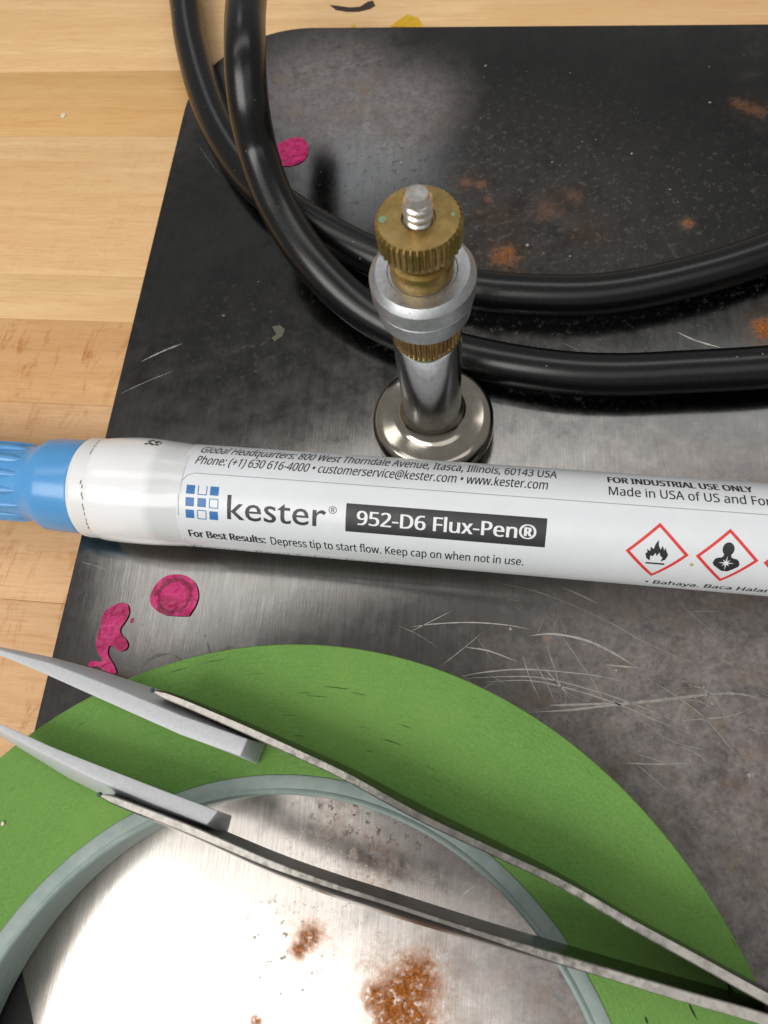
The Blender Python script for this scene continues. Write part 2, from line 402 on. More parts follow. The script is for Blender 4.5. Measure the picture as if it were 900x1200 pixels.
# lint and crumbs
M_lint = simple('pale_lint', lin((150, 146, 138)), .7)
M_lint_w = simple('pale_speck', lin((226, 214, 196)), .7)
def crumb_bm(bm, p, r):
    q = bmesh.ops.create_icosphere(bm, subdivisions=1, radius=r)['verts']
    sx, sy = random.uniform(.6, 1.5), random.uniform(.6, 1.5)
    for v in q: v.co = Vector((v.co.x*sx, v.co.y*sy, v.co.z*.4))*random.uniform(.8, 1.2)+p
bm = bmesh.new()
for (u, v, r) in [(569, 77, .3), (832, 120, .6), (740, 180, .3), (618, 287, .4), (647, 190, .3), (470, 191, .4), (785, 222, .3), (668, 300, .25), (598, 737, .3), (878, 908, .4), (303, 330, .25), (262, 370, .3), (790, 560, .2), (240, 745, .25), (120, 800, .25)]:
    crumb_bm(bm, at(u, v, .05), r*.6)
for k in range(45):
    crumb_bm(bm, at(random.gauss(640, 150), random.uniform(60, 310), .02), random.uniform(.04, .11))
for k in range(50):
    crumb_bm(bm, at(random.gauss(800, 80), random.uniform(720, 1000), .03), random.uniform(.06, .15))
obj('lint_specks', bm, M_lint, plate, kind='stuff')
# dried flux patch, little comma
bm = bmesh.new()
pts = [(319, 383), (328, 381), (334, 386), (331, 394), (322, 400), (318, 396), (324, 392), (322, 388)]
bm = prism([at(u, v, 0) for u, v in pts], .005, .08, .03, 1)
obj('dried_fleck', bm, simple('dried_flux', lin((92, 88, 74)), .6), plate, label='small dried yellowish fleck left of the post')

# pink drops of dried varnish
def pink():
    m = NT('dried_pink_varnish'); P = m.coords(world=True)
    n = m.noise(P, .5, 4, .5, 1.4); n2 = m.noise(P, 1.1, 4, .65, .6)
    col = m.mix(m.rng(n, .36, .62), lin((160, 4, 78)), lin((208, 40, 118)))
    col = m.mix(m.math('MULTIPLY', m.rng(n2, .5, .68), .5), col, lin((158, 4, 78)))
    geo = m.n('ShaderNodeNewGeometry'); d = m.n('ShaderNodeVectorMath', operation='DISTANCE'); m.l(geo.outputs['Position'], d.inputs[0]); d.inputs[1].default_value = at(205, 698, 0)*S
    dd = m.math('ADD', m.math('MULTIPLY', d.outputs['Value'], 1000.0), m.math('MULTIPLY', m.math('SUBTRACT', n, .5), 1.6))
    ring = m.rng(m.math('ABSOLUTE', m.math('SUBTRACT', dd, 2.5)), .12, .5, 1, 0, True)           # thicker lacquer where the drop dried in a ring
    col = m.mix(m.math('MULTIPLY', ring, .85), col, lin((118, 0, 52)))
    return m.set(Base_Color=col, Roughness=.1, Normal=m.bump(m.math('ADD', n, m.math('MULTIPLY', n2, .2)), .5, .5), Coat_Weight=.0, Specular_IOR_Level=.4)
M_pink = pink()
def blob_drop(pts, label, h=.5, inset=.5):
    P = catmull([at(u, v, 0) for u, v in pts]+[at(*pts[0], 0)], 4)[:-1]
    area2 = sum(P[i].x*P[(i+1) % len(P)].y-P[(i+1) % len(P)].x*P[i].y for i in range(len(P)))
    if area2 < 0: P = P[::-1]
    bm = bmesh.new(); vs_ = [bm.verts.new((p.x, p.y, .004)) for p in P]
    f = bm.faces.new(vs_)
    for (t, d) in ((inset*.2, h*.5), (inset*.35, h*.33), (inset*.6, h*.12), (inset*.5, 0)):
        r = bmesh.ops.inset_region(bm, faces=[f], thickness=t, depth=d, use_even_offset=False)
    bmesh.ops.triangulate(bm, faces=[f])
    return obj('varnish_drop', bm, M_pink, plate, label=label, angle=180)
s1 = [(530, 345), (480, 320), (440, 280), (430, 230), (450, 170), (500, 110), (560, 80), (640, 78), (700, 105), (735, 150), (748, 210), (735, 270), (700, 330), (680, 350), (600, 350)]
blob_drop([(100+x/5.625, 660+y/5.625) for x, y in s1], 'round glossy pink varnish drop')
s2 = [(250, 258), (285, 280), (292, 330), (270, 380), (235, 430), (240, 470), (270, 500), (285, 540), (265, 575), (230, 580), (205, 565), (185, 545), (160, 552), (152, 585), (160, 620), (190, 670), (208, 720), (180, 728), (130, 710), (90, 682), (40, 685), (25, 670), (45, 647), (105, 650), (112, 630), (85, 590), (75, 540), (80, 480), (100, 440), (110, 380), (125, 330), (180, 285)]
blob_drop([(100+x/5.625, 660+y/5.625) for x, y in s2], 'long curled pink varnish drip', .45, .4)
blob_drop([(322, 172), (334, 165), (350, 161), (360, 168), (361, 180), (354, 190), (340, 195), (326, 192)], 'pink varnish smear beside the cable', .25, .4)
blob_drop([(153, 726), (157, 724), (156, 729), (153, 730)], 'tiny pink fleck', .1, .12)
# faint purple stain and ghost of a drop, as thin films
M_film = simple('grey_residue', lin((122, 118, 108)), .6)
bm = bmesh.new()
for (pts, w) in [([(165, 786), (172, 775), (185, 768), (200, 766)], .5), ([(205, 768), (214, 776)], .3), ([(243, 752), (246, 764), (250, 772)], .4), ([(250, 768), (262, 762), (272, 758)], .6)]: ribbon_bm(bm, pts, w, .03)
obj('residue_mark', bm, M_film, plate, smooth=False, kind='stuff')

# marks on the bench
M_ink = simple('brown_black_ink', lin((62, 44, 40)), .7); M_yel = simple('yellow_paint', lin((214, 168, 20)), .5)
def bench_mark(name, pts, mat, label, h=.05):
    P = [at(u, v, -1) for u, v in pts]
    bm = prism([(p.x, p.y, 0) for p in P], -.995, -1+h, 0)
    obj(name, bm, mat, bench, label=label)
bench_mark('ink_mark', [(386, 6), (396, 7), (410, 9), (422, 8), (431, 2), (437, 1), (440, 7), (433, 11), (420, 14), (406, 14), (394, 12)], M_ink, 'dark brown curved ink mark')
bench_mark('paint_spot', [(458, 32), (466, 25), (478, 18), (490, 22), (496, 33)], M_yel, 'yellow paint spot at the plate edge', .2)
bench_mark('paint_spot', [(411, 33), (415, 28), (418, 34)], M_yel, 'tiny yellow paint speck', .15)
bm = bmesh.new(); crumb_bm(bm, at(74, 135, -.9), .5); crumb_bm(bm, at(3, 965, 8.3), .3)
obj('pale_speck', bm, M_lint_w, bench, label='white speck on the wood')

# ------------------------------------------------------------------ cable
def cable_mat():
    m = NT('black_rubber_cable'); P = m.coords()
    n = m.noise(P, 2.5, 4, .6); d = m.rng(m.noise(P, .5, 5, .7), .62, .75)
    col = m.mix(m.math('MULTIPLY', d, .25), lin((12, 13, 14)), lin((44, 43, 42)))
    return m.set(Base_Color=col, Roughness=m.rng(n, .3, .7, .24, .30), Specular_IOR_Level=.5, Normal=m.bump(n, .06, .03))
M_cable = cable_mat()
coil = empty('coiled_cable', tuple(at(650, 400, 0)), 'thick glossy black rubber cable looped twice behind the clamp post', 'cable')
RC = 3.25
ZU0 = Vector((0, 0, 1))
A = [(300, -70, 22), (289, 0, 24), (287, 60, 24.5), (291, 120, 20.5), (303, 180, 14.5), (326, 243, 10.3), (367, 307, 7.2), (424, 362, 4.4), (500, 402, 3.4), (570, 422, 3.3), (650, 435, 3.3), (720, 439, 3.3), (800, 436, 3.3), (900, 430, 3.3), (1010, 415, 3.3), (1120, 388, 3.3)]
pa = catmull([at(u, v, h) for u, v, h in A], 14)
obj('cable_loop', tube(pa, RC, 32), M_cable, coil, angle=180, label='nearer cable loop rising over the other')
B = [(205, -60, 3.0), (217, 0, 3.0), (224, 50, 3.0), (240, 110, 3.0), (262, 162, 3.2), (297, 212, 3.3), (346, 251, 3.3), (400, 283, 3.3), (460, 311, 3.3), (530, 334, 3.3), (600, 344, 3.3), (700, 345, 3.3), (800, 327, 3.3), (900, 296, 3.3), (1000, 250, 3.3), (1100, 190, 3.3)]
pb = catmull([at(u, v, h) for u, v, h in B], 14)
obj('cable_loop', tube(pb, RC, 32), M_cable, coil, angle=180, label='farther cable loop passing underneath')
dust = bmesh.new()
for k in range(26):
    path_ = random.choice((pa, pb)); i_ = random.randrange(16, len(path_)-30); t_ = (path_[i_+1]-path_[i_]).normalized(); s_ = t_.cross(ZU0).normalized(); u_ = s_.cross(t_)
    a_ = random.uniform(.4, 2.6); crumb_bm(dust, path_[i_]+(s_*math.cos(a_)+u_*math.sin(a_))*(RC+.01), random.uniform(.05, .13))
obj('dust_specks', dust, M_lint, coil, kind='stuff')

# ------------------------------------------------------------------ clamp post
PX, PY = 10.92, 52.47
post = empty('clamp_post', (PX, PY, 0), 'upright metal clamp post with aluminium sleeve and knurled brass nut on round foot', 'post')
M_nickel = simple('polished_nickel', lin((186, 180, 168)), .15, 1.0, var=.08, ns=.5)
def alu(name, c1, c2, r, stretch):
    m = NT(name)
    st = m.noise(m.coords(scale=(1, 1, stretch)), 3.0, 4, .7); n = m.noise(m.coords(), .9, 5, .7)
    col = m.mix(m.rng(n, .3, .7), c1, c2); col = m.mix(m.math('MULTIPLY', m.rng(m.noise(m.coords(), 2.2, 4, .7), .58, .7), .4), col, lin((80, 80, 82)))
    return m.set(Base_Color=col, Metallic=1.0, Roughness=m.rng(st, .3, .7, r*.8, r*1.25), Normal=m.bump(m.math('ADD', st, n), .18, .05))
M_tube = alu('drawn_aluminium', lin((200, 200, 202)), lin((226, 226, 226)), .17, .05)
M_ring = alu('dull_aluminium', lin((172, 174, 178)), lin((202, 204, 208)), .45, 8)
def brass(name, c1, c2, r):
    m = NT(name); P = m.coords(); n = m.noise(P, .7, 5, .65); n2 = m.noise(P, 3, 4, .7)
    col = m.mix(m.rng(n, .35, .65), c1, c2); col = m.mix(m.math('MULTIPLY', m.rng(n2, .58, .7), .5), col, lin((92, 74, 40)))
    return m.set(Base_Color=col, Metallic=.92, Roughness=m.rng(n2, .3, .7, r*.8, r*1.25), Normal=m.bump(n2, .15, .04))
M_brass = brass('aged_brass', lin((178, 152, 98)), lin((150, 126, 76)), .36)
M_brass2 = brass('knurl_brass', lin((172, 140, 88)), lin((136, 108, 64)), .36)
M_bolt = simple('stainless_thread', lin((222, 218, 214)), .27, 1.0)
prof = [(0, .02), (8.2, .02), (8.9, .5), (9.2, 1.6), (9.25, 3.0), (9.1, 4.0), (8.75, 4.7), (8.2, 5.1), (7.5, 5.3), (6.0, 5.6), (5.2, 5.95), (4.75, 6.4), (4.45, 7.0), (4.3, 7.8), (4.24, 8.6), (0, 8.62)]
obj('foot', lathe(prof, 96, PX, PY), M_nickel, post, angle=50)
obj('sleeve', lathe([(4.26, 7.0), (4.27, 8), (4.28, 16), (4.32, 26.2), (4.2, 26.6), (3.7, 26.6), (3.7, 20)], 96, PX, PY), M_tube, post, angle=50)
def knurl(amp, n):
    return lambda r, z, i, k: r + (amp if (i % 4) in (0, 1) else -amp)*(1 if r > 2 else 0)
NK = 40
obj('knurled_collar', lathe([(0, 26.4), (3.9, 26.4), (4.12, 26.9), (4.12, 30.6), (3.9, 31.0), (0, 31.0)], NK*4, PX, PY, lambda r, z, i, k: r+((.13 if (i % 4) in (0, 1) else -.13) if r > 4 else 0)), M_brass2, post, angle=25)
obj('dark_spacer', lathe([(0, 30.6), (3.4, 30.6), (3.4, 32.2), (0, 32.2)], 64, PX, PY), M_ink, post)
obj('clamp_ring', lathe([(0, 31.8), (4.9, 31.8), (5.3, 31.85), (5.45, 32.0), (5.74, 34.75), (5.5, 35.02), (5.5, 35.24), (5.88, 35.25), (5.94, 35.35), (5.94, 37.55), (5.3, 38.3), (5.2, 38.36), (3.9, 38.35), (3.8, 38.25), (0, 38.2)], 96, PX, PY), M_ring, post, angle=22)
nutm = lathe([(0, 38.15), (3.3, 38.15), (3.5, 38.4), (3.52, 40.1), (3.35, 40.6), (2.9, 40.8), (2.95, 42.6), (3.9, 42.75), (4.12, 43.0), (4.28, 43.2), (4.28, 45.85), (4.1, 46.2), (1.75, 46.22), (1.6, 45.9), (0, 45.9)], NK*4, PX, PY,
             lambda r, z, i, k: r+((.15 if (i % 4) in (0, 1) else -.13) if r > 4.2 else (.05 if r > 4.05 and (i % 4) in (0, 1) else 0)))
nut = obj('knurled_nut', nutm, M_brass, post, angle=28)
# thread
bm = bmesh.new(); rows = []; seg = 40; nz = 60; z0, z1 = 45.7, 49.4
for k in range(nz+1):
    z = z0+(z1-z0)*k/nz; row = []
    for i in range(seg):
        a = 2*math.pi*i/seg; ph = ((z-z0)/.95+a/(2*math.pi)) % 1
        r = 1.16+.37*(.5+.5*math.cos(2*math.pi*ph))**.7
        if z > 48.7: r = min(r, 1.42-(z-48.7)*.5)
        row.append(bm.verts.new((PX+r*math.cos(a), PY+r*math.sin(a), z)))
    rows.append(row)
for a, b in zip(rows, rows[1:]):
    for i in range(seg): bm.faces.new((a[i], a[(i+1) % seg], b[(i+1) % seg], b[i]))
f = bm.faces.new(rows[-1]); bmesh.ops.inset_region(bm, faces=[f], thickness=.28, depth=-.12)
bmesh.ops.recalc_face_normals(bm, faces=bm.faces)
obj('threaded_stud', bm, M_bolt, post, angle=60)
M_verd = simple('verdigris', lin((120, 150, 118)), .7)
for (u, v, r) in [(448, 257, .42), (531, 251, .22)]:
    p = at(u, v, 46.2)
    obj('verdigris_spot', prism([(p.x+r*math.cos(a)*random.uniform(.8, 1.2), p.y+r*math.sin(a)*random.uniform(.8, 1.2), 0) for a in [k*.524 for k in range(12)]], 46.19, 46.24, .02, 1), M_verd, nut)

# ------------------------------------------------------------------ flux pen
ANG = -.365; PR = 7.4
PD = Vector((math.cos(ANG), math.sin(ANG), 0)); PN = Vector((math.sin(ANG), -math.cos(ANG), 0)); PA = Vector((0, 38.683, PR+.08)); ZU = Vector((0, 0, 1))
pen = empty('flux_pen', (0, 38.683, 0), 'white flux pen with pale blue ribbed cap and printed label lying across the steel', 'pen')
def cyl(s, v, r=PR):
    """s along the axis, v arc length (mm at PR) from the top towards the far side"""
    a = v/PR
    return PA+PD*s+(ZU*math.cos(a)-PN*math.sin(a))*r
def pen_sv(u, v):
    d = ray(u, v); o = Vector((0, 0, H))-PA
    dp = d-PD*d.dot(PD); op = o-PD*o.dot(PD)
    a = dp.dot(dp); b = 2*dp.dot(op); c_ = op.dot(op)-PR*PR; D = max(b*b-4*a*c_, 0)
    t = (-b-math.sqrt(D))/(2*a); p = o+d*t
    return p.dot(PD), math.atan2(-p.dot(PN), p.z)*PR
def pen_lathe(profile, seg=96, rf=None):
    """profile (s, r)"""
    bm = bmesh.new(); rings = []
    for k, (s, r) in enumerate(profile):
        if r < 1e-6: rings.append([bm.verts.new(PA+PD*s)]); continue
        rings.append([bm.verts.new(PA+PD*s+(ZU*math.cos(2*math.pi*i/seg)+PN*math.sin(2*math.pi*i/seg))*(rf(r, s, i) if rf else r)) for i in range(seg)])
    for a, b in zip(rings, rings[1:]):
        for i in range(seg):
            j = (i+1) % seg
            if len(a) == 1: bm.faces.new((a[0], b[i], b[j]))
            elif len(b) == 1: bm.faces.new((a[i], b[0], a[j]))
            else: bm.faces.new((a[i], b[i], b[j], a[j]))
    bmesh.ops.recalc_face_normals(bm, faces=bm.faces)
    return bm
M_white = simple('white_plastic', lin((236, 237, 236)), .3, var=.02, Subsurface_Weight=.0)
def film_mat():
    m = NT('clear_shrink_film'); geo = m.n('ShaderNodeNewGeometry'); d = m.n('ShaderNodeVectorMath', operation='DOT_PRODUCT')
    m.l(geo.outputs['Position'], d.inputs[0]); d.inputs[1].default_value = PD
    s_ = m.math('ADD', m.math('MULTIPLY', d.outputs['Value'], 1000.0), -PA.dot(PD))
    n = m.noise(m.coords(), .25, 3)
    k = m.rng(m.math('ADD', s_, m.math('MULTIPLY', n, 1.5)), s_lab-4.6, s_lab-2.6, 0, 1, True)     # hollow barrel showing greyer through the film
    col = m.mix(k, lin((244, 245, 247)), lin((222, 224, 225)))
    return m.set(Base_Color=col, Roughness=.15, Normal=m.bump(m.noise(m.coords(), .18, 3), .15, .12), Subsurface_Weight=.3, Subsurface_Radius=(.002, .002, .002), Subsurface_Scale=.6)
M_label = simple('white_label_paper', lin((226, 229, 233)), .34, var=.02, ns=.35)
def bluecap():
    m = NT('pale_blue_plastic'); n = m.noise(m.coords(), .3, 3)
    return m.set(Base_Color=m.mix(n, lin((84, 154, 214)), lin((98, 166, 222))), Roughness=.22, Subsurface_Weight=.15, Subsurface_Radius=(.001, .0015, .002), Subsurface_Scale=.5)
M_blue = bluecap()
s_lab = pen_sv(206, 590)[0]; s_cap = pen_sv(76, 560)[0]; s_film = pen_sv(98, 560)[0]; s_step = pen_sv(24, 560)[0]
M_film2 = film_mat()
obj('barrel', pen_lathe([(s_cap-1, 6.2), (s_cap, 7.0), (s_cap+.3, 7.3), (s_cap+.8, 7.38), (s_lab, 7.34), (70, 7.34), (71, 7.2), (74, 6.6), (77, 5.8), (77.5, 5.2), (77.5, 0)]), M_white, pen, angle=50)
def wob(r, s, i):
    a = 2*math.pi*i/96
    return r + .045*math.sin(3*a+s*.4) + .02*math.sin(5*a-s*.7+1)
N = 26; fp = []
for k in range(N+1):
    t = k/N; s = s_film+(s_lab+.6-s_film)*t
    r = 7.44+.42*math.sin(math.pi*min(1, t*1.15))**.7*(1-.45*t)
    fp.append((s, r))
bm = pen_lathe(fp, 96, wob)
for v in bm.verts:                                                   # nothing of the film may sink into the plate
    if v.co.z < .03: v.co.z = .03
obj('shrink_film', bm, M_film2, pen, angle=180)
# perforation marks on the film
def film_r(s, v):
    k = min(max((s-fp[0][0])/(fp[-1][0]-fp[0][0])*N, 0), N-1e-6); i = int(k)
    return wob(fp[i][1]*(1-k+i)+fp[i+1][1]*(k-i), s, -v/PR/(2*math.pi)*96)
M_dark = simple('black_print', lin((38, 40, 42)), .45, var=.05)
M_grey = simple('grey_print', lin((150, 154, 158)), .45, var=.02)
M_bprint = simple('blue_print', lin((38, 110, 178)), .4, var=.03)
M_red = simple('red_print', lin((222, 62, 58)), .4, var=.03)
M_wp = simple('white_print', lin((232, 234, 236)), .4, var=.01)
def flat_wrap(bm, off, step=.45):
    """bm holds flat (s, v) coordinates; cut it finely across the curve and lay it on the barrel"""
    vmin = min(v.co.y for v in bm.verts); vmax = max(v.co.y for v in bm.verts)
    y = math.floor(vmin/step)*step+step
    while y < vmax:
        bmesh.ops.bisect_plane(bm, geom=bm.verts[:]+bm.edges[:]+bm.faces[:], plane_co=(0, y, 0), plane_no=(0, 1, 0))
        y += step
    for v in bm.verts: v.co = cyl(v.co.x, v.co.y, PR+off)
    bmesh.ops.recalc_face_normals(bm, faces=bm.faces)
    return bm
def poly(bm, pts): return bm.faces.new([bm.verts.new((p[0], p[1], 0)) for p in pts])
def on_barrel(name, polys, mat, off=.05, **k):
    bm = bmesh.new()
    for p in polys: poly(bm, p)
    flat_wrap(bm, off)
    # outward normals
    for f in bm.faces:
        cc_ = f.calc_center_median()-PA; cc_ -= PD*cc_.dot(PD)
        if f.normal.dot(cc_) < 0: f.normal_flip()
    return obj(name, bm, mat, pen, smooth=True, angle=180, **k)
# label sheet with rounded left corners
v_top, v_bot = 15.5, -13.6
rc = 3.2
lab = []
for k in range(9):
    a = math.pi/2+ (math.pi/2)*k/8; lab.append((s_lab+rc+rc*math.cos(a), 7.6-rc+3.4+rc*math.sin(a)))
for k in range(9):
    a = math.pi + (math.pi/2)*k/8; lab.append((s_lab+rc+rc*math.cos(a), v_bot+rc+rc*math.sin(a)))
lab += [(66, v_bot), (66, 11.0)]
on_barrel('label', [lab], M_label, .035)
def stroke_poly(pts, w):
    out1, out2 = [], []
    n = len(pts)
    for i in range(n):
        a = Vector(pts[max(i-1, 0)]); b = Vector(pts[min(i+1, n-1)]); t = (b-a).normalized(); nn = Vector((-t.y, t.x))*w/2
        p = Vector(pts[i]); out1.append(p+nn); out2.append(p-nn)
    return [(out1[i], out1[i+1], out2[i+1], out2[i]) for i in range(n-1)]
# fine rule of the inner panel
a1 = pen_sv(222, 550.5); a2 = pen_sv(340, 562); a3 = pen_sv(680, 587.6); a4 = pen_sv(898, 604)
vr = (a2[1]+a3[1]+a4[1])/3
rule = [(s_lab+.35, vr-6), (s_lab+.35, vr-2.2), (s_lab+.6, vr-1.2), (s_lab+1.2, vr-.4), (s_lab+2.2, vr), (66, vr)]
on_barrel('printed_rule', stroke_poly(rule, .09), M_grey, .06)
b1 = pen_sv(239, 522)
on_barrel('printed_rule', stroke_poly([(s_lab+3.2, 10.15), (66, 10.15)], .14), M_bprint, .06)

def find_font():
    import os
    for base in (bpy.utils.system_resource('DATAFILES', path='fonts') or '',):
        for fn in ('NotoSansHebrew-Regular.woff2',):
            p = os.path.join(base, fn)
            if base and os.path.exists(p):
                try: return bpy.data.fonts.load(p)
                except Exception: pass
    return None
SANS = find_font()                                                   # Blender's own interface font
def text(s, p1, p2, ptop, mat, bold=0.0, shear=0.0, name='printed_text', off=.06, cap='H', fit=True):
    """p1,p2: ends of the baseline, ptop: a point at cap height above p1"""
    cu = bpy.data.curves.new('t', 'FONT'); cu.body = s; cu.size = 1; cu.shear = shear; cu.resolution_u = 3
    if SANS and s != 'kester': cu.font = SANS
    o = bpy.data.objects.new('t', cu); COL.objects.link(o)
    dg = bpy.context.evaluated_depsgraph_get(); me = bpy.data.meshes.new_from_object(o.evaluated_get(dg))
    bpy.data.objects.remove(o)
    bm = bmesh.new(); bm.from_mesh(me); bpy.data.meshes.remove(me)
    bmesh.ops.remove_doubles(bm, verts=bm.verts, dist=1e-6); bmesh.ops.triangulate(bm, faces=bm.faces)
    x0 = min(v.co.x for v in bm.verts); x1 = max(v.co.x for v in bm.verts)
    (s1, v1), (s2, v2) = pen_sv(*p1), pen_sv(*p2)
    vt = pen_sv(*ptop)[1]
    capn = .69 if not SANS or s == 'kester' else .5726
    ky = abs(vt-v1)/capn
    for v in bm.verts:
        t = (v.co.x-x0)/(x1-x0)
        v.co = Vector((s1+(s2-s1)*t, v1+(v2-v1)*t+v.co.y*ky, 0))
    if bold:                                                         # heavier strokes: shifted copies, each a hair above the last
        src = bm.copy(); bms = []
        for q, dx in enumerate((-bold, 0, bold)):
            c2 = src.copy(); bmesh.ops.translate(c2, vec=(dx, 0, 0), verts=c2.verts); bms.append((c2, off+.006*q))
    else: bms = [(bm, off)]
    out = bmesh.new()
    for b2, o2 in bms:
        flat_wrap(b2, o2)
        for f in b2.faces:
            c_ = f.calc_center_median()-PA; c_ -= PD*c_.dot(PD)
            if f.normal.dot(c_) < 0: f.normal_flip()
        tmp = bpy.data.meshes.new('tmp'); b2.to_mesh(tmp); out.from_mesh(tmp); bpy.data.meshes.remove(tmp)
    return obj(name, out, mat, pen, angle=180)
text('Global Headquarters: 800 West Thorndale Avenue, Itasca, Illinois, 60143 USA', (234.5, 530.4), (652, 560.8), (235.5, 523.8), M_dark, .014, .22)
text('Phone: (+1) 630 616-4000 • customerservice@kester.com • www.kester.com', (228.3, 543.5), (642, 574), (229.5, 534.3), M_dark, .014, .2)
text('kester', (266.7, 608), (381.7, 617.3), (267.5, 579.5), M_dark, .03)
text('®', (385, 601.5), (394.5, 602.3), (385, 593), M_dark, .0)
bx = [pen_sv(406, 589.5), pen_sv(641, 607.7), pen_sv(638.6, 641.7), pen_sv(405, 622)]
vt_ = (bx[0][1]+bx[1][1])/2; vb_ = (bx[2][1]+bx[3][1])/2; sl = (bx[0][0]+bx[3][0])/2; sr = (bx[1][0]+bx[2][0])/2
on_barrel('name_bar', [[(sl, vt_), (sr, vt_), (sr, vb_), (sl, vb_)]], M_dark, .06)
text('952-D6 Flux-Pen®', (418.5, 614.5), (627, 632), (419.5, 598.5), M_wp, .075, off=.08)
text('For Best Results:', (223, 628), (311.7, 636.2), (223.5, 620.5), M_dark, .06)
text('Depress tip to start flow. Keep cap on when not in use.', (318.5, 637.6), (612.8, 662.2), (319, 629), M_dark, .014)
text('FOR INDUSTRIAL USE ONLY', (712.8, 565.6), (882.7, 577.6), (713.5, 559.5), M_dark, .06)
text('Made in USA of US and Foreign Materials', (713.7, 580.2), (1010, 600.5), (714.2, 570.6), M_dark, .014)
text('• Bahaya. Baca Halaman', (755, 682.4), (925, 696), (755, 678.6), M_dark, .03)
text('Danger. Read Safety Data Sheet', (230, 640.3), (500, 665), (230, 638.2), M_grey, 0)
# logo squares
def sq(u, v, filled, open_top=False):
    s0, v0 = pen_sv(u, v); w = .56
    sqp = [(s0-w, v0+w), (s0+w, v0+w), (s0+w, v0-w), (s0-w, v0-w)]
    if filled: on_barrel('logo_square', [sqp], M_bprint, .06)
    else:
        P_ = [sqp[0], sqp[3], sqp[2], sqp[1]] + ([] if open_top else [sqp[0]])
        on_barrel('logo_square', stroke_poly(P_, .1)if False else [q for a, b in zip(P_, P_[1:]) for q in stroke_poly([a, b], .1)], M_bprint, .06)
pat = [[1, 0, 1], [1, 1, 0], [1, 0, 1]]
s00, v00 = pen_sv(223.5, 573.5); s02, _ = pen_sv(251.5, 575.5); _, v20 = pen_sv(222.8, 602)
for r_ in range(3):
    for c_ in range(3):
        s0 = s00+(s02-s00)*c_/2; v0 = v00+(v20-v00)*r_/2; w = .6
        sqp = [(s0-w, v0+w), (s0+w, v0+w), (s0+w, v0-w), (s0-w, v0-w)]
        if pat[r_][c_]: on_barrel('logo_square', [sqp], M_bprint, .06)
        else:
            P_ = [sqp[0], sqp[3], sqp[2], sqp[1]] + ([] if (r_, c_) == (0, 1) else [sqp[0]])
            on_barrel('logo_square', [q for a, b in zip(P_, P_[1:]) for q in stroke_poly([a, b], .12)], M_bprint, .06)
# hazard diamonds
def diamond(top, right, bottom, left):
    T, R_, B_, L_ = [Vector(pen_sv(*p)) for p in (top, right, bottom, left)]
    cx = (T+R_+B_+L_)/4; hs = (R_.x-L_.x)/2; hv = (T.y-B_.y)/2
    hs = hv = (hs+hv)/2
    P_ = [(cx.x, cx.y+hv), (cx.x+hs, cx.y), (cx.x, cx.y-hv), (cx.x-hs, cx.y)]
    k = .86
    Q_ = [(cx.x, cx.y+hv*k), (cx.x+hs*k, cx.y), (cx.x, cx.y-hv*k), (cx.x-hs*k, cx.y)]
    on_barrel('hazard_border', [[P_[i], P_[(i+1) % 4], Q_[(i+1) % 4], Q_[i]] for i in range(4)], M_red, .06)
    return cx.x, cx.y, hs
x, y, q_ = diamond((772.9, 612.4), (806.7, 650.6), (764.2, 674.6), (732.4, 645))
fl = [(-.30, -.22), (-.36, -.05), (-.30, .0), (-.33, .12), (-.22, .04), (-.22, .2), (-.12, .12), (-.08, .3), (.0, .44), (.03, .24), (.1, .12), (.14, .26), (.22, .1), (.24, .2), (.3, .06), (.36, -.04), (.30, -.22), (.16, -.3), (.2, -.16), (.12, -.1), (.08, .02), (.0, -.12), (-.04, .0), (-.12, -.14), (-.2, -.1), (-.18, -.3)]
on_barrel('flame_symbol', [[(x+a*q_, y+b*q_) for a, b in fl], [(x-.3*q_, y-.37*q_), (x+.3*q_, y-.37*q_), (x+.3*q_, y-.43*q_), (x-.3*q_, y-.43*q_)]], M_dark, .065)
x, y, q_ = diamond((855.2, 619), (887.9, 656.4), (844.2, 681.2), (815.4, 651.4))
hd = [(.19*math.cos(k*math.pi/8), .32+.23*math.sin(k*math.pi/8)) for k in range(16)]
tor = [(-.11, .14), (.11, .14), (.13, .05), (.2, .01), (.32, -.01), (.39, -.07), (.44, -.2), (.4, -.3), (.12, -.5), (-.08, -.5), (-.36, -.3), (-.42, -.2), (-.38, -.07), (-.32, -.01), (-.2, .01), (-.13, .05)]
on_barrel('health_symbol', [[(x+a*q_, y+b*q_) for a, b in hd], [(x+a*q_, y+b*q_) for a, b in tor]], M_dark, .065)
st = []
for k in range(16):
    rr = (.26 if k % 4 == 0 else .17) if k % 2 == 0 else .06
    st.append((x+rr*q_*math.cos(k*math.pi/8), y-.17*q_+rr*q_*math.sin(k*math.pi/8)))
on_barrel('health_symbol', [st], M_wp, .1)
dsp = pen_sv(932, 662)
P3 = [(dsp[0]-q_, dsp[1]), (dsp[0], dsp[1]+q_), (dsp[0]+q_, dsp[1]), (dsp[0], dsp[1]-q_)]; k = .86
Q3 = [((p[0]-dsp[0])*k+dsp[0], (p[1]-dsp[1])*k+dsp[1]) for p in P3]
on_barrel('hazard_border', [[P3[i], P3[(i+1) % 4], Q3[(i+1) % 4], Q3[i]] for i in range(4)], M_red, .06)
sp = pen_sv(810.6, 661.5); on_barrel('flux_spot', [[(sp[0]+.28*math.cos(k), sp[1]+.22*math.sin(k)) for k in range(6)]], simple('amber_stain', lin((196, 168, 116)), .5), .07)
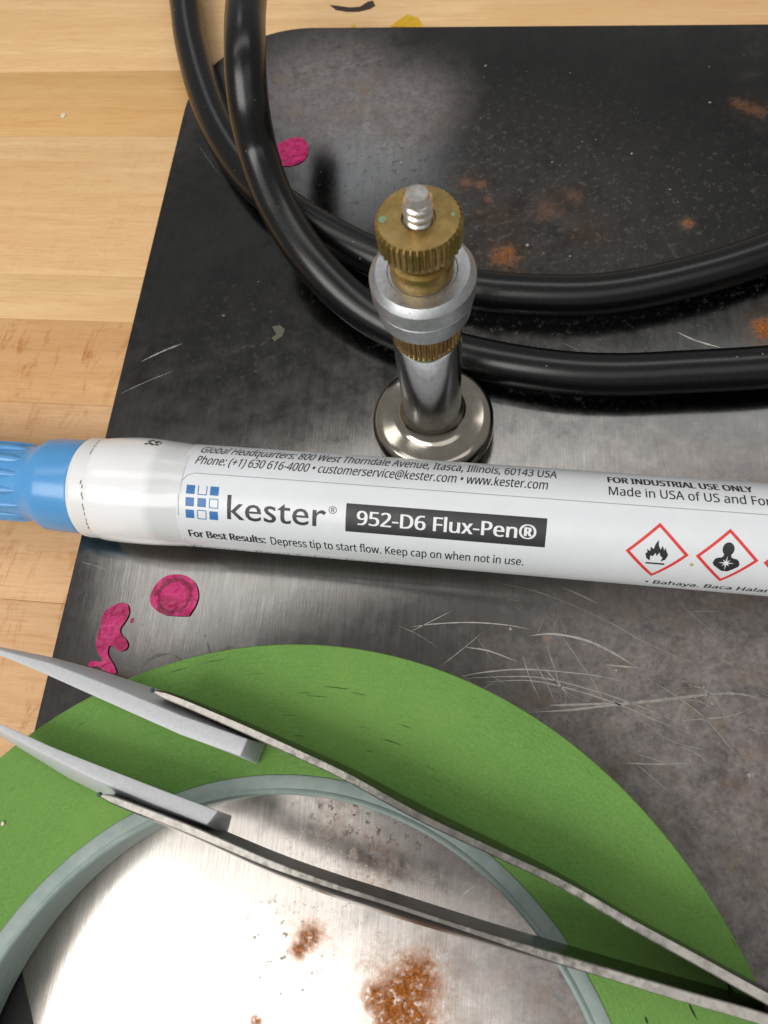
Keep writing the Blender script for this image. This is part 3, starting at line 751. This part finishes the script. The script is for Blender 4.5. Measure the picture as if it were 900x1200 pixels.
# perforation dashes and code smudge on the film
bm_d = []
for (u, v) in [(116, 517), (113.5, 520), (111, 523.5), (108.5, 527.5), (106.5, 531), (94.5, 565), (96, 570), (95.5, 579), (96.5, 583), (96.8, 592), (98, 596), (99, 602), (101, 609), (101.6, 613.5), (103.5, 618)]:
    s0, v0 = pen_sv(u, v); bm_d.append([(s0-.07, v0-.28), (s0+.05, v0-.25), (s0+.09, v0+.27), (s0-.05, v0+.22)])
def film_print(name, polys, mat, extra=.62):
    bm = bmesh.new()
    for p in polys: poly(bm, p)
    for v in bm.verts: s_, v_ = v.co.x, v.co.y; v.co = cyl(s_, v_, film_r(s_, v_)+.04)
    return obj(name, bm, mat, pen, smooth=False)
film_print('perforation_marks', bm_d, simple('brown_print', lin((120, 112, 104)), .6), .50)
code = []
s0, v0 = pen_sv(182, 521.5)
for k in range(16):
    a, b = random.uniform(-1.0, 1.0), random.uniform(-.75, .75); w_, h_ = random.uniform(.16, .34), random.uniform(.16, .4)
    code.append([(s0+a-w_, v0+b-h_*.5), (s0+a+w_, v0+b-h_*.5), (s0+a+w_*.8, v0+b+h_*.5), (s0+a-w_, v0+b+h_*.5)])
film_print('smudged_code', code, M_dark, .5)
# cap
cap = obj('cap', pen_lathe([(s_cap-.05, 5), (s_cap-.02, 6.8), (s_cap-.15, 6.95), (s_cap-.4, 6.98), (s_step+1.6, 6.9), (s_step+.6, 6.8), (s_step-.2, 6.35), (s_step-1.2, 5.75), (s_step-2.2, 5.55), (s_step-26, 5.2), (s_step-27, 4.8), (s_step-27.5, 3.8), (s_step-27.5, 0)]), M_blue, pen, angle=50)
for k in range(14):
    a = 2*math.pi*(k+.35)/14
    bm = bmesh.new(); rows = []
    for j in range(15):
        t = j/14; s = s_step-1.9-24.5*t
        rb = 5.52-.33*t; e = min(1, min(j, 14-j)/1.6)**.5 if j not in (0, 14) else .05
        row = []
        for m_ in range(7):
            b = (m_-3)/3; ww = .66*(.35+.65*e); hh = .58*e*math.sqrt(max(0, 1-b*b*.96))
            aa = a+b*ww/5.5; r = rb-.05+hh
            row.append(bm.verts.new(PA+PD*s+(ZU*math.cos(aa)+PN*math.sin(aa))*r))
        rows.append(row)
    for r0, r1 in zip(rows, rows[1:]):
        for m_ in range(6): bm.faces.new((r0[m_], r0[m_+1], r1[m_+1], r1[m_]))
    bmesh.ops.recalc_face_normals(bm, faces=bm.faces)
    f0 = bm.faces[0] if False else None
    obj('grip_rib', bm, M_blue, cap, angle=180)

# ------------------------------------------------------------------ tape roll
TX, TY, TH, R1, R2, R3 = -30.8, -31.48, 8.06, 56.8, 40.47, 38.1
roll = empty('tape_roll', (TX, TY, 0), 'roll of green paper masking tape lying flat on its translucent core', 'tape roll')
def green():
    m = NT('green_crepe_tape'); P = m.coords()
    geo = m.n('ShaderNodeTexCoord').outputs['Object']
    ln = m.n('ShaderNodeVectorMath', operation='LENGTH'); sep = m.n('ShaderNodeSeparateXYZ'); m.l(geo, sep.inputs[0])
    cmb = m.n('ShaderNodeCombineXYZ'); m.l(sep.outputs[0], cmb.inputs[0]); m.l(sep.outputs[1], cmb.inputs[1]); m.l(cmb.outputs[0], ln.inputs[0])
    r = m.math('MULTIPLY', ln.outputs['Value'], 1000.0)
    th = m.math('ARCTAN2', sep.outputs[1], sep.outputs[0])
    pc = m.n('ShaderNodeCombineXYZ'); m.l(r, pc.inputs[0]); m.l(m.math('MULTIPLY', th, 6.0), pc.inputs[1])
    rings = m.noise(pc.outputs[0], 3.0, 4, .7); fine = m.noise(P, 3.2, 5, .75); big = m.noise(P, .07, 4, .55)
    fib = m.noise(m.coords(scale=(1, .3, 1), rot=.6), 2.0, 4, .7)
    col = m.mix(m.rng(fine, .3, .7), lin((94, 138, 64)), lin((124, 166, 92)))
    col = m.mix(m.math('MULTIPLY', m.rng(rings, .35, .7), .35), col, lin((80, 128, 54)))
    col = m.mix(m.math('MULTIPLY', m.rng(big, .3, .7), .45), col, lin((128, 166, 84)))
    col = m.mix(m.math('MULTIPLY', m.rng(fib, .66, .76), .5), col, lin((150, 186, 120)))
    col = m.mix(m.math('MULTIPLY', m.rng(m.noise(P, 1.6, 3, .7), .66, .74), .45), col, lin((52, 84, 36)))
    h = m.math('ADD', fine, m.math('MULTIPLY', rings, 1.4))
    return m.set(Base_Color=col, Roughness=.85, Specular_IOR_Level=.15, Normal=m.bump(h, .45, .14))
M_green = green()
prof = [(R2, TH-.25), (R2+.02, TH-.04), (R2+.3, TH), (44, TH-.05), (48, TH+.06), (52, TH), (R1-.5, TH+.02), (R1-.12, TH-.05), (R1, TH-.3), (R1, .3), (R1-.3, .02), (R2, .02)]
obj('tape_winding', lathe(prof+[prof[0]], 256, TX, TY), M_green, roll, angle=40)
def core_mat():
    m = NT('translucent_core_plastic'); P = m.coords()
    n = m.noise(m.coords(scale=(1, 1, 3)), .5, 5, .6)
    col = m.mix(m.rng(n, .3, .7), lin((158, 178, 172)), lin((182, 196, 190)))
    return m.set(Base_Color=col, Roughness=.55, Transmission_Weight=.2, IOR=1.45, Subsurface_Weight=.2, Subsurface_Radius=(.002, .003, .003), Subsurface_Scale=1.0, Normal=m.bump(m.noise(P, 1.4, 4, .7), .15, .08))
M_core = core_mat()
prof = [(R2-.03, .03), (R2-.03, TH+.02), (R2-.25, TH+.18), (R3+.75, TH+.12), (R3+.62, TH+.3), (R3+.3, TH+.4), (R3+.1, TH+.25), (R3, TH), (R3+.12, .5), (R3+.3, .03)]
obj('core_ring', lathe(prof+[prof[0]], 256, TX, TY), M_core, roll, angle=50)
# dark nicks where the winding gaps show
M_nick = simple('winding_gap', lin((26, 44, 20)), .9)
def circ_px(u, v):
    p = at(u, v, TH); return math.hypot(p.x-TX, p.y-TY), math.atan2(p.y-TY, p.x-TX)
bm = bmesh.new()
nick = [(395, 806, 32, .2), (372, 816, 26, .15), (358, 812, 20, .1), (420, 813, 22, .12), (458, 869, 30, .22), (425, 852, 18, .1), (432, 880, 12, .12), (340, 838, 16, .1), (210, 785, 30, .14), (250, 775, 40, .12), (160, 800, 26, .1), (475, 851, 18, .14), (300, 790, 20, .1), (560, 840, 10, .1), (250, 905, 14, .1), (505, 900, 12, .12), (96, 848, 8, .2), (15, 925, 8, .1), (350, 862, 14, .1), (690, 905, 10, .09), (860, 1105, 14, .12)]
for (u, v, L, w) in nick:
    r, th = circ_px(u, v); dth = L/9.5/r; n = 7; prev = None
    for k in range(n):
        a = th+dth*(k/(n-1)-.5); ww = w*math.sin(math.pi*(k+.4)/(n-.2))*random.uniform(.4, 1.0)/4; rr = r+random.uniform(-.02, .02)
        p1 = bm.verts.new((TX+(rr-ww)*math.cos(a), TY+(rr-ww)*math.sin(a), TH+.075)); p2 = bm.verts.new((TX+(rr+ww)*math.cos(a), TY+(rr+ww)*math.sin(a), TH+.075))
        if prev: bm.faces.new((prev[0], prev[1], p2, p1))
        prev = (p1, p2)
def cut(bm, pts, w):
    path = catmull([at(u, v, TH+.08) for u, v in pts], 4); prev = None
    for i, p in enumerate(path):
        t = (path[min(i+1, len(path)-1)]-path[max(i-1, 0)]).normalized(); s = Vector((-t.y, t.x, 0))*w*math.sin(math.pi*(i+.5)/len(path))/2
        a = bm.verts.new(p+s); b = bm.verts.new(p-s)
        if prev: bm.faces.new((prev[0], prev[1], b, a))
        prev = (a, b)
cut(bm, [(853, 1153), (857, 1163), (861, 1173)], .5); cut(bm, [(806, 1173), (811, 1184), (817, 1195)], .22); cut(bm, [(756, 1192), (759, 1200)], .2)
obj('winding_gap_marks', bm, M_nick, roll, smooth=False, kind='stuff')

# ------------------------------------------------------------------ tweezers
tw = empty('tweezers', tuple(at(600, 1060, 8)), 'steel tweezers with pale grey plastic tips resting open across the green tape roll', 'tweezers')
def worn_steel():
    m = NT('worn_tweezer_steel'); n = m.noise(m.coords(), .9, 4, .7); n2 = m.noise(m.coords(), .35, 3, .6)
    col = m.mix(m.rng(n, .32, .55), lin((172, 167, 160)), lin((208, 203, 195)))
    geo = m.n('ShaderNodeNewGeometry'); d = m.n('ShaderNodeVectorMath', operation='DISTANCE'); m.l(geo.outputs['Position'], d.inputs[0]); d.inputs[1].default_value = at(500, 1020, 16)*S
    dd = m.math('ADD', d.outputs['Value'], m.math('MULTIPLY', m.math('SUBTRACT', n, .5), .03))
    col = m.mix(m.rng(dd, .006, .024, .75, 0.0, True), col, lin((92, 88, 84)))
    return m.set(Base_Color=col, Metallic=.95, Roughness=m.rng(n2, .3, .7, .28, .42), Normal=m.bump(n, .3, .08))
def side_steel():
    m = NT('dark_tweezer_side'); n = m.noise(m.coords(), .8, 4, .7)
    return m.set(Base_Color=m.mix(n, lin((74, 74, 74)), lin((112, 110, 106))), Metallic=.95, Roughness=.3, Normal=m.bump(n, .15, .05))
M_worn = worn_steel(); M_side = side_steel()
def tip_mat():
    m = NT('pale_grey_plastic'); n = m.noise(m.coords(), 1.8, 4, .7)
    return m.set(Base_Color=m.mix(m.rng(n, .3, .7), lin((188, 190, 193)), lin((200, 202, 204))), Roughness=.45, Subsurface_Weight=.6, Subsurface_Radius=(.0015, .0015, .0015), Subsurface_Scale=1.0, Normal=m.bump(n, .12, .04))
M_tip = tip_mat()
def interp(L, t):
    """L of (t, u, v, h)"""
    for a, b in zip(L, L[1:]):
        if t <= b[0]: k = (t-a[0])/(b[0]-a[0]); return at(a[1]+(b[1]-a[1])*k, a[2]+(b[2]-a[2])*k, a[3]+(b[3]-a[3])*k)
    return at(*L[-1][1:])
def tip(lines, label):
    """lines: four edges of the tapering block running round its section; each a list of (t,u,v,h)"""
    bm = bmesh.new(); rows = []
    n = 26
    for i in range(n+1):
        t = i/n; rows.append([bm.verts.new(interp(L, t)) for L in lines])
    m_ = len(lines)
    for a, b in zip(rows, rows[1:]):
        for k in range(m_): bm.faces.new((a[k], a[(k+1) % m_], b[(k+1) % m_], b[k]))
    bm.faces.new(rows[0][::-1]); bm.faces.new(rows[-1])
    bmesh.ops.recalc_face_normals(bm, faces=bm.faces)
    es = [e for e in bm.edges if e.calc_length() > .0 and len(e.link_faces) == 2 and e.calc_face_angle(0) > .45]
    bmesh.ops.bevel(bm, geom=es, offset=.13, segments=2, affect='EDGES', profile=.5, clamp_overlap=True)
    return obj('tip', bm, M_tip, tw, angle=30, label=label)
# upper tip: ridge, top outer edge, bottom, outer foot
tip([[(0, -60, 744, 11), (.18, 0, 762, 11.8), (.36, 62, 778, 12.8), (.53, 124, 802, 13.6), (.77, 211, 838, 14.2), (1, 290, 866, 14.5)],
     [(0, -60, 747, 11), (.18, 0, 768, 11.6), (.36, 51, 789, 12.6), (.53, 110, 815.6, 13.4), (.77, 211.6, 861, 14.0), (1, 281.5, 886, 14.3)],
     [(0, -58, 747, 10.6), (.18, 3, 769, 10.6), (.36, 56, 790, 10), (.53, 118, 816, 9.3), (.77, 228, 866, 8.4), (1, 302, 896, 8.3)],
     [(0, -60, 741, 10.6), (.18, 0, 757.5, 10.6), (.36, 57, 769, 10), (.53, 113, 784, 9.3), (.77, 200, 812, 8.6), (1, 312, 872, 8.4)]], 'farther pale grey tip')
tip([[(0, -60, 826, 11), (.18, 0, 856, 11.8), (.36, 50, 883, 12.8), (.53, 106, 911, 13.6), (.77, 181, 943, 14.2), (1, 242, 966.7, 14.5)],
     [(0, -60, 822, 11), (.18, 0, 848, 11.8), (.36, 60, 875, 12.8), (.53, 118, 898, 13.6), (.77, 190, 926, 14.2), (1, 255.6, 950.5, 14.5)],
     [(0, -58, 823, 10.4), (.18, 3, 850, 10.2), (.36, 66, 878, 9.4), (.53, 126, 901, 8.8), (.77, 204, 931, 8.4), (1, 272, 956, 8.4)],
     [(0, -60, 829, 10.4), (.18, 0, 863, 10.2), (.36, 38, 886, 9.4), (.53, 80, 912, 8.8), (.77, 172, 958, 8.4), (1, 266, 980, 8.4)]], 'nearer pale grey tip')
def arm(centre, sgn, label):
    """centre: (u, v, h_top, worn width mm, bevel mm, height mm)"""
    P = catmull([at(u, v, h) for (u, v, h, *_r) in centre], 10)
    n = len(P)
    def prop(i, k):
        x = i/10; a = min(int(x), len(centre)-2); f = x-a
        return centre[a][k]*(1-f)+centre[min(a+1, len(centre)-1)][k]*f
    bm = bmesh.new(); rows = []
    for i, p in enumerate(P):
        t = P[min(i+1, n-1)]-P[max(i-1, 0)]; t.z = 0; t.normalize(); s = Vector((-t.y, t.x, 0))*sgn      # outward
        w, bv, hh = prop(i, 3)*1.1, prop(i, 4), prop(i, 5)
        e = 1.0
        if i < 4: e = .45+.55*(i/4)**.6
        w *= e; z = p.z
        q = [(-w/2, z-.12), (-w/2+.12, z), (w/2-.05, z), (w/2+bv*.5, z-.25-bv*.5), (w/2+bv, z-1.0-bv), (w/2+bv, z-hh+.2), (w/2+bv-.2, z-hh), (-w/2+.1, z-hh), (-w/2, z-hh+.2)]
        rows.append([bm.verts.new(Vector((p.x, p.y, 0))+s*a+Vector((0, 0, b))) for a, b in q])
    m_ = len(rows[0])
    for a, b in zip(rows, rows[1:]):
        for k in range(m_):
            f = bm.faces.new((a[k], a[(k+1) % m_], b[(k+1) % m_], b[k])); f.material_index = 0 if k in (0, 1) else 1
    bm.faces.new(rows[0][::-1]); bm.faces.new(rows[-1])
    bmesh.ops.recalc_face_normals(bm, faces=bm.faces)
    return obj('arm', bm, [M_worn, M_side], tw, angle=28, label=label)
arm([(181, 811, 14.9, .6, .25, 4.0), (215, 824, 15.1, .75, .3, 5.0), (289, 856, 15.4, .8, .35, 6.2), (350, 884, 15.6, .8, .4, 7), (407, 911, 15.8, .8, .45, 7.4), (491, 957, 16, .75, .6, 7.8), (584, 1001, 16.2, .75, .5, 8), (660, 1037, 16.3, .8, .25, 8.1), (740, 1083, 16.4, .85, .1, 8.1), (813, 1123, 16.5, .9, .1, 8.2), (900, 1171, 16.5, .95, .1, 8.2), (1010, 1229, 16.5, 1.0, .1, 8.2), (1130, 1282, 16.5, 1.0, .1, 8.2)], 1, 'farther arm')
arm([(119, 932, 14.9, .6, .25, 4.0), (150, 944, 15.1, .75, .3, 5.0), (222, 972, 15.4, .8, .4, 6.2), (311, 1010, 15.6, .75, .7, 7), (378, 1034, 15.8, .6, 1.0, 7.4), (450, 1057, 16, .5, 1.2, 7.8), (520, 1080, 16.1, .5, 1.0, 8), (584, 1101, 16.2, .6, .7, 8), (647, 1121, 16.3, .8, .3, 8.1), (720, 1143, 16.4, .85, .1, 8.1), (800, 1167, 16.5, .95, .1, 8.2), (900, 1196, 16.5, 1.0, .1, 8.2), (1010, 1236, 16.5, 1.0, .1, 8.2), (1130, 1282, 16.5, 1.0, .1, 8.2)], -1, 'nearer arm')
M_bluing = simple('blue_glue', lin((60, 70, 92)), .4)
for (u, v) in ((178.5, 809), (117, 931)):
    p = at(u, v, 14.3); bm = bmesh.new(); bmesh.ops.create_uvsphere(bm, u_segments=12, v_segments=8, radius=.3)
    bmesh.ops.scale(bm, vec=(1, 1, .9), verts=bm.verts); bmesh.ops.translate(bm, vec=p, verts=bm.verts)
    obj('glue_bead', bm, M_bluing, tw, angle=180)
for o in bpy.data.objects:
    if '_b' in o: del o['_b']
